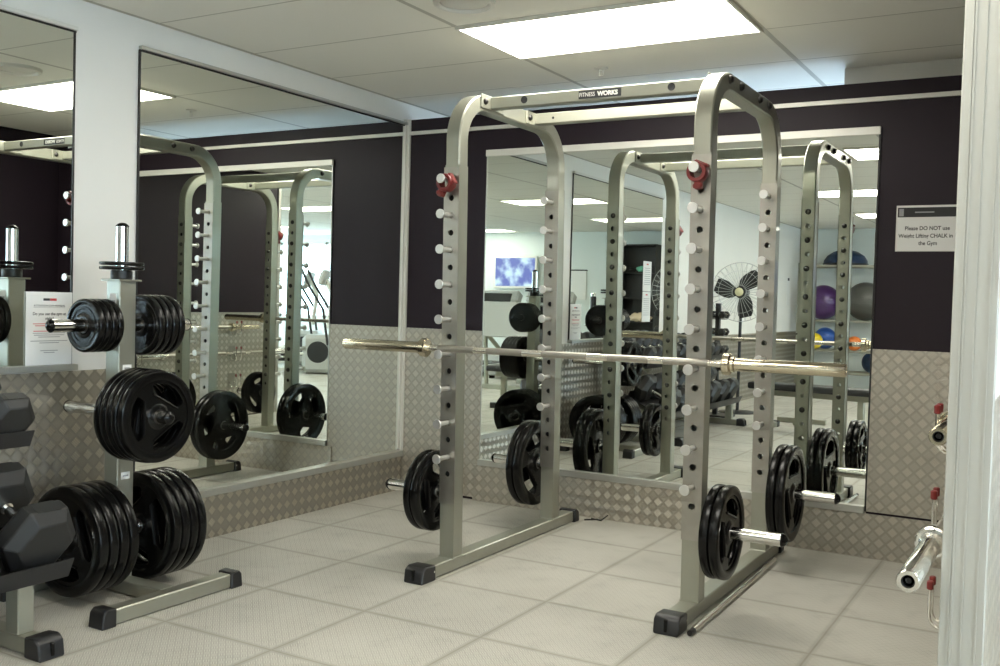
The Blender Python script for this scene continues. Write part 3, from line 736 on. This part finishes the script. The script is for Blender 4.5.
def dumbbell(fl, ln, name_lbl, center, tilt, handle=.13, rz=0.0, group='dumbbells on the rack'):
    """fl across flats; ln head length; local axis x, tilted down towards +x"""
    k = (fl, ln, handle)
    if k not in DBM:
        R_ = fl / 2 / math.cos(PI / 6); hd = MB()
        heads = []
        for a in (-1, 1):
            mb = MB(); t = bmesh.new(); rws = []
            for rr, xx in ((.70, 0), (1.0, .16 * fl), (1.0, ln - .16 * fl), (.72, ln)):
                rws.append([t.verts.new((a * (handle / 2 + xx), R_ * rr * math.cos(PI / 3 * i), R_ * rr * math.sin(PI / 3 * i))) for i in range(6)])
            t.faces.new(rws[0]); t.faces.new(rws[-1][::-1])
            for A, B in zip(rws, rws[1:]):
                for i in range(6): t.faces.new((A[i], A[(i + 1) % 6], B[(i + 1) % 6], B[i]))
            bmesh.ops.recalc_face_normals(t, faces=t.faces)
            bmesh.ops.bevel(t, geom=list(t.edges), offset=.004, segments=1, affect='EDGES')
            mb._add(t); mb.box(a * (handle / 2 + ln * .5) - ln * .22, a * (handle / 2 + ln * .5) + ln * .22, -R_ * .32, R_ * .32, fl / 2 - .001, fl / 2 + .0012, .0005)
            heads.append(mb.mesh('head', M['rubber_grey'], 18))
        hb = MB().lathe([(.014, -handle / 2), (.0165, -handle / 4), (.0175, 0), (.0165, handle / 4), (.014, handle / 2)], (0, 0, 0), (1, 0, 0), 18)
        for a in (-1, 1): hb.cyl((a * (handle / 2 - .012), 0, 0), (a * (handle / 2 + .002), 0, 0), .022, 18)
        DBM[k] = (heads, hb.mesh('handle', M['chrome']))
    t = thing('hex_dumbbell', name_lbl, 'dumbbell', center, 0, group); t.rotation_euler = (Rz(rz) @ Ry(tilt)).to_euler()
    for nme, me in (('head', DBM[k][0][0]), ('head', DBM[k][0][1]), ('handle', DBM[k][1])):
        o = bpy.data.objects.new(nme, me); COL.objects.link(o); o.parent = t
    return t
def on_tray(xl, zl, dx, fl):   # centre of dumbbell lying on the tray, dx back along the slope from the front lip
    p = Vector((xl, 0, zl)) - dv * dx + nv * (fl / 2 + .0065); return p
n_low = 7
for i in range(n_low):
    fl = .238; c = on_tray(.705, .225, .215, fl); y = -3.004 - i * .280
    lb = 'large dark hex dumbbell at the corner end of the lower tray' if i == 0 else 'large dark hex dumbbell, number %d from the corner end of the lower tray' % (i + 1)
    dumbbell(fl, .125, lb, (c.x, y, c.z), th, .125)
n_up = 10
for i in range(n_up):
    fl = .170; c = on_tray(.488, .652, .165, fl); y = -2.980 - i * .202
    lb = 'smaller hex dumbbell at the corner end of the upper tray' if i == 0 else 'smaller hex dumbbell, number %d from the corner end of the upper tray' % (i + 1)
    dumbbell(fl, .095, lb, (c.x, y, c.z), th, .12)

# ================================================================== NOTICES
def sheet(name, label, loc, w_, h_, facing, group=None):
    t = thing(name, label, 'sign', loc)
    if facing == 'x': MB().box(0, .0012, -w_ / 2, w_ / 2, 0, h_).build('paper', M['paper'], t)
    else: MB().box(-w_ / 2, w_ / 2, -.0012, 0, 0, h_).build('paper', M['paper'], t)
    if group: t['group'] = group
    return t
def lines(parent, facing, rows_, m_):
    mb = MB()
    for (u, z, w_, hh) in rows_:
        if facing == 'x': mb.box(.0012, .0016, u - w_ / 2, u + w_ / 2, z, z + hh)
        else: mb.box(u - w_ / 2, u + w_ / 2, -.0016, -.0012, z, z + hh)
    mb.build('print_lines', m_, parent)
sg = sheet('notice', 'white gym members notice standing on the ledge of the left mirror', (.006, -2.487, .893), .212, .300, 'x')
def xt(body, z, size, m_, bold=0, sx=1.0): return text_obj('lettering', body, size, T((.0014, 0, z)) @ EAST, m_, sg, 'CENTER', bold, sx)
lines(sg, 'x', [(-.014, .264, .030, .010)], M['ink']); lines(sg, 'x', [(.017, .264, .030, .010)], M['ink_red'])
xt('ATTENTION GYM MEMBERS', .243, .0115, M['ink']); lines(sg, 'x', [(0, .2355, .145, .0008)], M['ink'])
xt('Do you use the gym at', .210, .0165, M['ink'], .0003); xt('night?', .191, .0165, M['ink'], .0003)
lines(sg, 'x', [(0, .168, .15, .003), (0, .160, .13, .003), (0, .138, .145, .003)], M['ink_red'])
lines(sg, 'x', [(0, .130, .15, .003), (0, .122, .14, .003), (0, .114, .10, .003), (0, .098, .17, .003), (0, .090, .09, .003), (0, .058, .08, .003), (0, .050, .05, .003)], M['ink_grey'])
nb = sheet('notice', 'laminated no chalk notice on the dark back wall by the jamb', (3.050, .0075, 1.500), .310, .213, 'y')
def yt(body, u, z, size, bold=0): return text_obj('lettering', body, size, T((u, -.0014, z)) @ FRONT, M['ink'], nb, 'LEFT', .0005, .90)
MB().box(-.152, .152, -.0017, -.0012, .160, .206).build('header_band', M['ink'], nb)
MB().box(-.146, -.125, -.0021, -.0017, .165, .200).box(-.075, .010, -.0021, -.0017, .180, .186).build('header_print', M['ink_grey'], nb)
yt('Please DO NOT use', -.118, .106, .026, .0003); yt('Weight Lifting CHALK in', -.145, .070, .026, .0003); yt('the Gym', -.055, .035, .026, .0003)
fr_ = MB()
for a in (0, .213): fr_.box(-.158, .158, -.0015, -.0005, a - .003, a + .003)
for a in (-.155, .155): fr_.box(a - .003, a + .003, -.0015, -.0005, 0, .213)
fr_.build('laminate_edge', M['white_plastic'], nb)
for z, n_ in ((1.335, 'upper'), (1.035, 'lower')):
    s2 = sheet('notice', '%s of two white sheets taped near the far end of the left mirror' % n_, (.001, -4.09, z), .21, .295, 'x', 'sheets taped on the left mirror')
    lines(s2, 'x', [(0, .26, .05, .012)], M['ink_red']); lines(s2, 'x', [(0, .225 - .02 * k, .15, .005) for k in range(9)], M['ink_grey'])
ps = sheet('poster', 'narrow blue and white poster on the left wall behind the fan', (-.007, -8.55, 1.13), .22, .70, 'x')
lines(ps, 'x', [(0, .05 + .16 * k, .20, .09) for k in range(4)], M['blue'])
ps = sheet('notice', 'small pale notice strip on the left wall near the rear corner', (-.007, -9.7, 1.25), .16, .42, 'x'); lines(ps, 'x', [(0, .36, .1, .04)], M['ink']); 

# ================================================================== THINGS SEEN ONLY IN THE MIRRORS
# pedestal fan
fan = thing('pedestal_fan', 'large black pedestal fan with wire cage by the left wall, seen in the mirror', 'fan', (.37, -6.05, 0), math.radians(175))
# local -y is the fan's front; rz turns it to face the back wall
MB().lathe([(0, .03), (.05, .03), (.20, .015), (.22, 0), (0, 0)], seg=32).build('base', M['black_metal'], fan)
MB().cyl((0, 0, .02), (0, 0, 1.30), .018, 16).build('pole', M['black_metal'], fan)
MB().cyl((0, -.02, 1.375), (0, .13, 1.375), .075, 24, bev=.02).build('motor', M['black_metal'], fan)
cg = MB(); R_ = .335
for rr, yy in ((R_, -.05), (.24, -.105), (.08, -.125)):
    cg.tube([(rr * math.cos(2 * PI * k / 36), yy, 1.375 + rr * math.sin(2 * PI * k / 36)) for k in range(37)], .004 if rr > .3 else .002, 6)
for k in range(32):
    a = 2 * PI * k / 32; c, s_ = math.cos(a), math.sin(a)
    cg.tube([(.07 * c, -.125, 1.375 + .07 * s_), (.24 * c, -.105, 1.375 + .24 * s_), (R_ * c, -.05, 1.375 + R_ * s_), (.24 * c, .02, 1.375 + .24 * s_), (.07 * c, .03, 1.375 + .07 * s_)], .0024, 5)
cg.build('cage', M['grey_plastic'], fan)
for k in range(3):
    bl = MB(); a0 = 2 * PI * k / 3 + 2.03; t = bmesh.new(); A = []; B = []
    for j in range(9):
        r = .05 + .25 * j / 8; sw = .35 * math.sin(j / 8 * 1.4); wd = .035 + .16 * math.sin(min(1, (j + 1) / 7) * PI * .62) * (1 if j < 8 else .7)
        for lst, da, yy in ((A, -wd / r * .5, -.075), (B, wd / r * .5, -.035)):
            an = a0 + sw + max(-.75, min(.75, da)); lst.append(t.verts.new((r * math.cos(an), yy, 1.375 + r * math.sin(an))))
    for j in range(8): t.faces.new((A[j], A[j + 1], B[j + 1], B[j]))
    ex = bmesh.ops.extrude_face_region(t, geom=list(t.faces)); bmesh.ops.translate(t, vec=(0, .005, 0), verts=[v for v in ex['geom'] if isinstance(v, bmesh.types.BMVert)])
    bmesh.ops.recalc_face_normals(t, faces=t.faces); bl._add(t).build('blade', M['black_plastic'], fan)
MB().lathe([(0, .012), (.035, .010), (.048, 0), (0, 0)], (0, -.128, 1.375), (0, -1, 0), 24).build('badge', mat('pale_yellow_badge', (.7, .66, .42), .4), fan)

# vertical tower of small dumbbells
tw = thing('dumbbell_tower', 'narrow upright stand of small black dumbbells beside the fan, seen in the mirror', 'dumbbell stand', (.30, -5.45, 0))
MB().box(-.18, .18, -.16, .16, 0, .03, .005).build('base', M['black_metal'], tw)
MB().box(-.025, .025, -.025, .025, .03, 1.24, .004).build('post', M['black_metal'], tw)
for k in range(6): MB().box(-.09, .09, -.05, .05, .14 + k * .185, .15 + k * .185, .002).build('shelf', M['black_metal'], tw)
for k in range(6):
    for s_, n_ in ((1, 'camera side'), (-1, 'wall side')):
        MBr = .10
        d = dumbbell(.075, .055, 'small black dumbbell on level %d of the upright stand, %s' % (k + 1, 'room side' if s_ > 0 else 'wall side'), (.30 + s_ * .066, -5.45, .15 + k * .185 + .0405), 0, .085, PI / 2, 'dumbbells on the upright stand')

# flat bench
bn = thing('flat_bench', 'flat exercise bench with black padding on silver legs, seen in the back mirror', 'bench', (1.5, -4.75, 0), math.radians(4))
MB().box(-.62, .62, -.14, .14, .40, .465, .02, seg=3).build('pad', M['vinyl'], bn)
MB().box(-.55, .55, -.03, .03, .34, .395, .004).build('spine', M['rack_paint'], bn)
for a in (-1, 1):
    MB().box(a * .45 - .03, a * .45 + .03, -.03, .03, .05, .345, .004).build('leg', M['rack_paint'], bn)
    f_ = MB().box(a * .45 - .03, a * .45 + .03, -.24, .24, .004, .056, .004).build('foot', M['rack_paint'], bn)
    for b_ in (-1, 1): MB().box(a * .45 - .036, a * .45 + .036, b_ * .25 - .03, b_ * .25 + .03, 0, .064, .006).build('foot_cap', M['black_plastic'], f_)
# adjustable squat stand behind the bench
ss = thing('squat_stand', 'slim grey adjustable stand with black sleeve beside the bench, seen in the mirror', 'squat stand', (1.22, -5.5, 0))
MB().box(-.25, .25, -.03, .03, .004, .054, .004).build('foot', M['rack_paint'], ss); MB().box(-.03, .03, -.25, .25, .004, .056, .004).build('foot', M['rack_paint'], ss)
MB().box(-.028, .028, -.028, .028, .05, .95, .004).build('outer_post', M['rack_paint'], ss)
MB().cyl((0, 0, .95), (0, 0, 1.28), .035, 20, bev=.004).build('sleeve', M['black_metal'], ss); MB().cyl((0, 0, 1.28), (0, 0, 1.32), .03, 20, bev=.004).build('cap', M['chrome'], ss)
MB().box(-.09, .09, -.02, .02, .93, .95, .003).box(.07, .09, -.02, .02, .95, 1.0, .003).build('cradle', M['chrome'], ss)

# gym ball rack along the rear wall
brk = thing('gym_ball_rack', 'grey shelf rack for gym balls against the rear wall, seen in the mirror', 'ball rack', (.80, -10.08, 0))
for x in (-.68, .68):
    for y in (-.25, .25): MB().box(x - .02, x + .02, y - .02, y + .02, 0, 1.88, .003).build('post', M['rack_paint'], brk)
for z in (.28, .60, 1.04, 1.84):
    sh = MB()
    for y in (-.25, .25, 0): sh.box(-.68, .68, y - .018, y + .018, z - .015, z + .015, .003)
    sh.build('shelf_rail', M['rack_paint'], brk)
def ball(label, x, y, z, r, m_, name='exercise_ball', cat='ball'):
    mb = MB().sph((0, 0, 0), r, 32, 20)
    for k in (-2, -1, 0, 1, 2):
        zz = k * r * .12; rr = math.sqrt(r * r - zz * zz); mb.tube([(rr * math.cos(2 * PI * j / 32), rr * math.sin(2 * PI * j / 32), zz) for j in range(33)], r * .008, 5)
    o = mb.build(name, m_, loc=(x, y, z)); return tag(o, label, cat, 'balls on the ball rack')
ball('purple gym ball on the middle shelf of the ball rack', .42, -10.08, 1.31, .255, M['purple'])
ball('dark grey gym ball on the middle shelf of the ball rack', 1.02, -10.08, 1.335, .28, M['ball_grey'])
ball('blue gym ball on the low shelf under the purple one', .46, -10.12, .775, .16, M['blue'])
ball('yellow medicine ball in front of the blue ball', .36, -9.86, .735, .12, M['yellow'])
ball('small orange medicine ball on the low shelf', .92, -9.9, .72, .105, M['orange'])
ball('navy gym ball on the bottom shelf at the right', 1.16, -10.08, .45, .16, M['navy'])
bs = thing('balance_trainer', 'blue half dome balance trainer on top of the ball rack', 'balance trainer', (.72, -10.08, 1.856))
MB().lathe([(.31, .03), (.305, .07), (.26, .14), (.17, .20), (.08, .225), (0, .23)], seg=36).build('dome', M['navy'], bs); MB().cyl((0, 0, 0), (0, 0, .03), .32, 36, bev=.006).build('base', M['black_plastic'], bs)

# black shelving unit on the rear wall, seen through both mirrors
su = thing('shelving_unit', 'tall black open shelving unit on the rear wall, seen through both mirrors', 'shelving unit', (2.56, -10.20, 0))
MB().box(-.34, .34, -.19, -.17, 0, 2.18, .002).build('back_panel', M['black_metal'], su)
for x in (-.33, .33, ): MB().box(x - .01, x + .01, -.19, .18, 0, 2.18, .002).build('side_panel', M['black_metal'], su)
for z in (.05, .42, .90, 1.30, 1.72, 2.17): MB().box(-.32, .32, -.17, .18, z - .01, z + .01, .002).build('shelf', M['rubber_grey'] if z < 2 else M['black_metal'], su)
def lump(name, label, cat, loc, r, m_, sc3):
    mb = MB().sph((0, 0, 0), r, 24, 16, sc3)
    for v in mb.bm.verts: v.co *= 1 + .22 * math.sin(v.co.x * 60) * math.cos(v.co.y * 45 + v.co.z * 30)
    return tag(mb.build(name, m_, loc=loc), label, cat)
lump('towel', 'crumpled cream towel heap on the shelving unit', 'towel', (2.50, -10.12, .985), .15, M['towel'], (1.2, .8, .5))
lump('cloth', 'small crumpled green cloth on an upper shelf of the unit', 'cloth', (2.48, -10.10, 1.775), .085, M['green_cloth'], (1.2, .8, .6))
lump('cloth', 'small crumpled dark cloth on an upper shelf of the unit', 'cloth', (2.68, -10.12, 1.762), .075, M['rubber_grey'], (1, .8, .6))

# wall television on the rear wall
tv = thing('television', 'flat television with silver frame showing a blue picture on the rear wall', 'television', (4.98, YR + .002, 1.42))
MB().box(-.44, .44, .03, .09, 0, .58, .008).build('casing', M['trim_white'], tv)
MB().box(-.40, .40, .0895, .092, .045, .545).build('screen', M['screen'], tv)
MB().box(-.1, .1, 0, .03, .2, .4, .003).build('wall_bracket', M['black_metal'], tv)

def treadmill(loc, rz, label):
    t = thing('treadmill', label, 'treadmill', loc, rz, 'treadmills by the rear wall')
    MB().box(-.38, .38, -.85, .85, .05, .17, .02).build('deck', M['grey_plastic'], t)
    MB().box(-.25, .25, -.80, .70, .171, .180, .002).build('belt', M['rubber'], t)
    MB().box(-.36, .36, .55, .90, .10, .32, .05).build('motor_cover', M['white_plastic'], t)
    for a in (-1, 1):
        MB().tube([(a * .38, .72, .15), (a * .38, .62, .8), (a * .37, .52, 1.22)], .032, 12).build('upright', M['trim_white'], t)
        MB().tube([(a * .37, .55, 1.12), (a * .37, .30, .98), (a * .37, -.05, .93)], .022, 12).build('handrail', M['black_plastic'], t)
    c = MB().box(-.42, .42, .42, .60, 1.14, 1.36, .03, Rx(-.5)); co = c.build('console', M['grey_plastic'], t)
    MB().box(-.30, .30, .40, .42, 1.18, 1.33, .004, Rx(-.5)).build('display', M['black_plastic'], co)
    for a in (-1, 1): MB().box(a * .33 - .03, a * .33 + .03, -.82, -.74, 0, .052, .005).build('foot', M['rubber'], t)
    return t
treadmill((3.75, -8.85, 0), PI, 'treadmill nearest the shelving unit, seen through both mirrors')
treadmill((4.75, -8.85, 0), PI, 'middle treadmill below the television, seen through both mirrors')
treadmill((5.75, -8.85, 0), PI, 'treadmill farthest from the shelving unit, seen through both mirrors')

def cross_trainer(loc, rz, label):
    t = thing('cross_trainer', label, 'cross trainer', loc, rz, 'cross trainers by the windows')
    MB().box(-.24, .24, -.20, .32, .02, .60, .06).build('drive_housing', M['grey_plastic'], t)
    MB().cyl((-.245, .05, .34), (.245, .05, .34), .17, 32, bev=.01).build('flywheel_cover', M['black_plastic'], t)
    MB().box(-.05, .05, -.95, .95, .02, .08, .01).build('frame', M['trim_white'], t)
    for y in (-.95, .95): MB().box(-.33, .33, y - .04, y + .04, 0, .06, .01).build('foot', M['black_plastic'], t)
    MB().tube([(0, .15, .7), (0, .22, 1.2), (0, .12, 1.45)], .035, 12).build('mast', M['trim_white'], t)
    co = MB().box(-.20, .20, .05, .13, 1.36, 1.60, .02, Rx(-.3)).build('console', M['grey_plastic'], t); MB().box(-.15, .15, .03, .05, 1.40, 1.56, .004, Rx(-.3)).build('display', M['white_plastic'], co)
    for a in (-1, 1):
        MB().tube([(a * .24, .20, .45), (a * .27, .12, 1.0), (a * .27, -.10, 1.35), (a * .25, -.22, 1.60)], .02, 10).build('arm', M['black_plastic'], t)
        MB().box(a * .17 - .07, a * .17 + .07, -.85, -.45, .22 + a * .05, .27 + a * .05, .01).build('pedal', M['black_plastic'], t)
        MB().tube([(a * .17, -.65, .24 + a * .05), (a * .2, .05, .42 - a * .1)], .022, 10).build('pedal_arm', M['trim_white'], t)
    return t
cross_trainer((6.45, -6.75, 0), math.radians(120), 'white cross trainer nearer the mirrors with the windows behind it')
cross_trainer((7.75, -7.9, 0), math.radians(120), 'white cross trainer farther off close to the windows')
tg = thing('clip_board', 'dark framed white notice board on the pale rear wall', 'notice board', (3.75, YR, 1.25))
MB().box(-.14, .14, 0, .02, 0, .50, .003).build('board', M['paper'], tg); MB().box(-.15, .15, 0, .024, .50, .52, .002).build('top_clip', M['black_metal'], tg)

lp = thing('leg_press', 'leg press machine with a broad grey foot board, seen through both mirrors', 'leg press', (2.92, -6.5, 0), math.radians(180))
MB().box(-.46, .46, -.02, .02, -.24, .24, .006, T((0, 0, 0)) @ Rx(-.25)).build('foot_board', M['grey_plastic'], lp).location = (0, -.1, .95)
for a in (-1, 1):
    MB().tube([(a * .35, -.06, .80), (a * .35, .5, .45), (a * .35, 1.1, .08)], .03, 12).build('slide_rail', M['rack_paint'], lp)
    MB().tube([(a * .35, -.02, .90), (a * .35, .02, .40), (a * .35, .05, .03)], .028, 12).build('leg', M['rack_paint'], lp)
MB().box(-.45, .45, 0, .08, 0, .06, .005).box(-.45, .45, 1.06, 1.14, 0, .06, .005).build('base', M['rack_paint'], lp)
MB().box(-.24, .24, .75, 1.15, .30, .38, .02).build('seat', M['vinyl'], lp); MB().box(-.24, .24, 1.15, 1.23, .34, .90, .02, Rx(-.3)).build('backrest', M['vinyl'], lp)

ls = MB().tube([(1.345, -.105, .004), (1.40, -.06, .006), (1.432, -.075, .006), (1.452, -.03, .03)], .004, 8).tube([(1.36, -.045, .004), (1.432, -.075, .006)], .0035, 8).build('loose_strip', M['bolt'])
tag(ls, 'short bent piece of loose dark strip on the floor behind the left base rail', 'scrap')
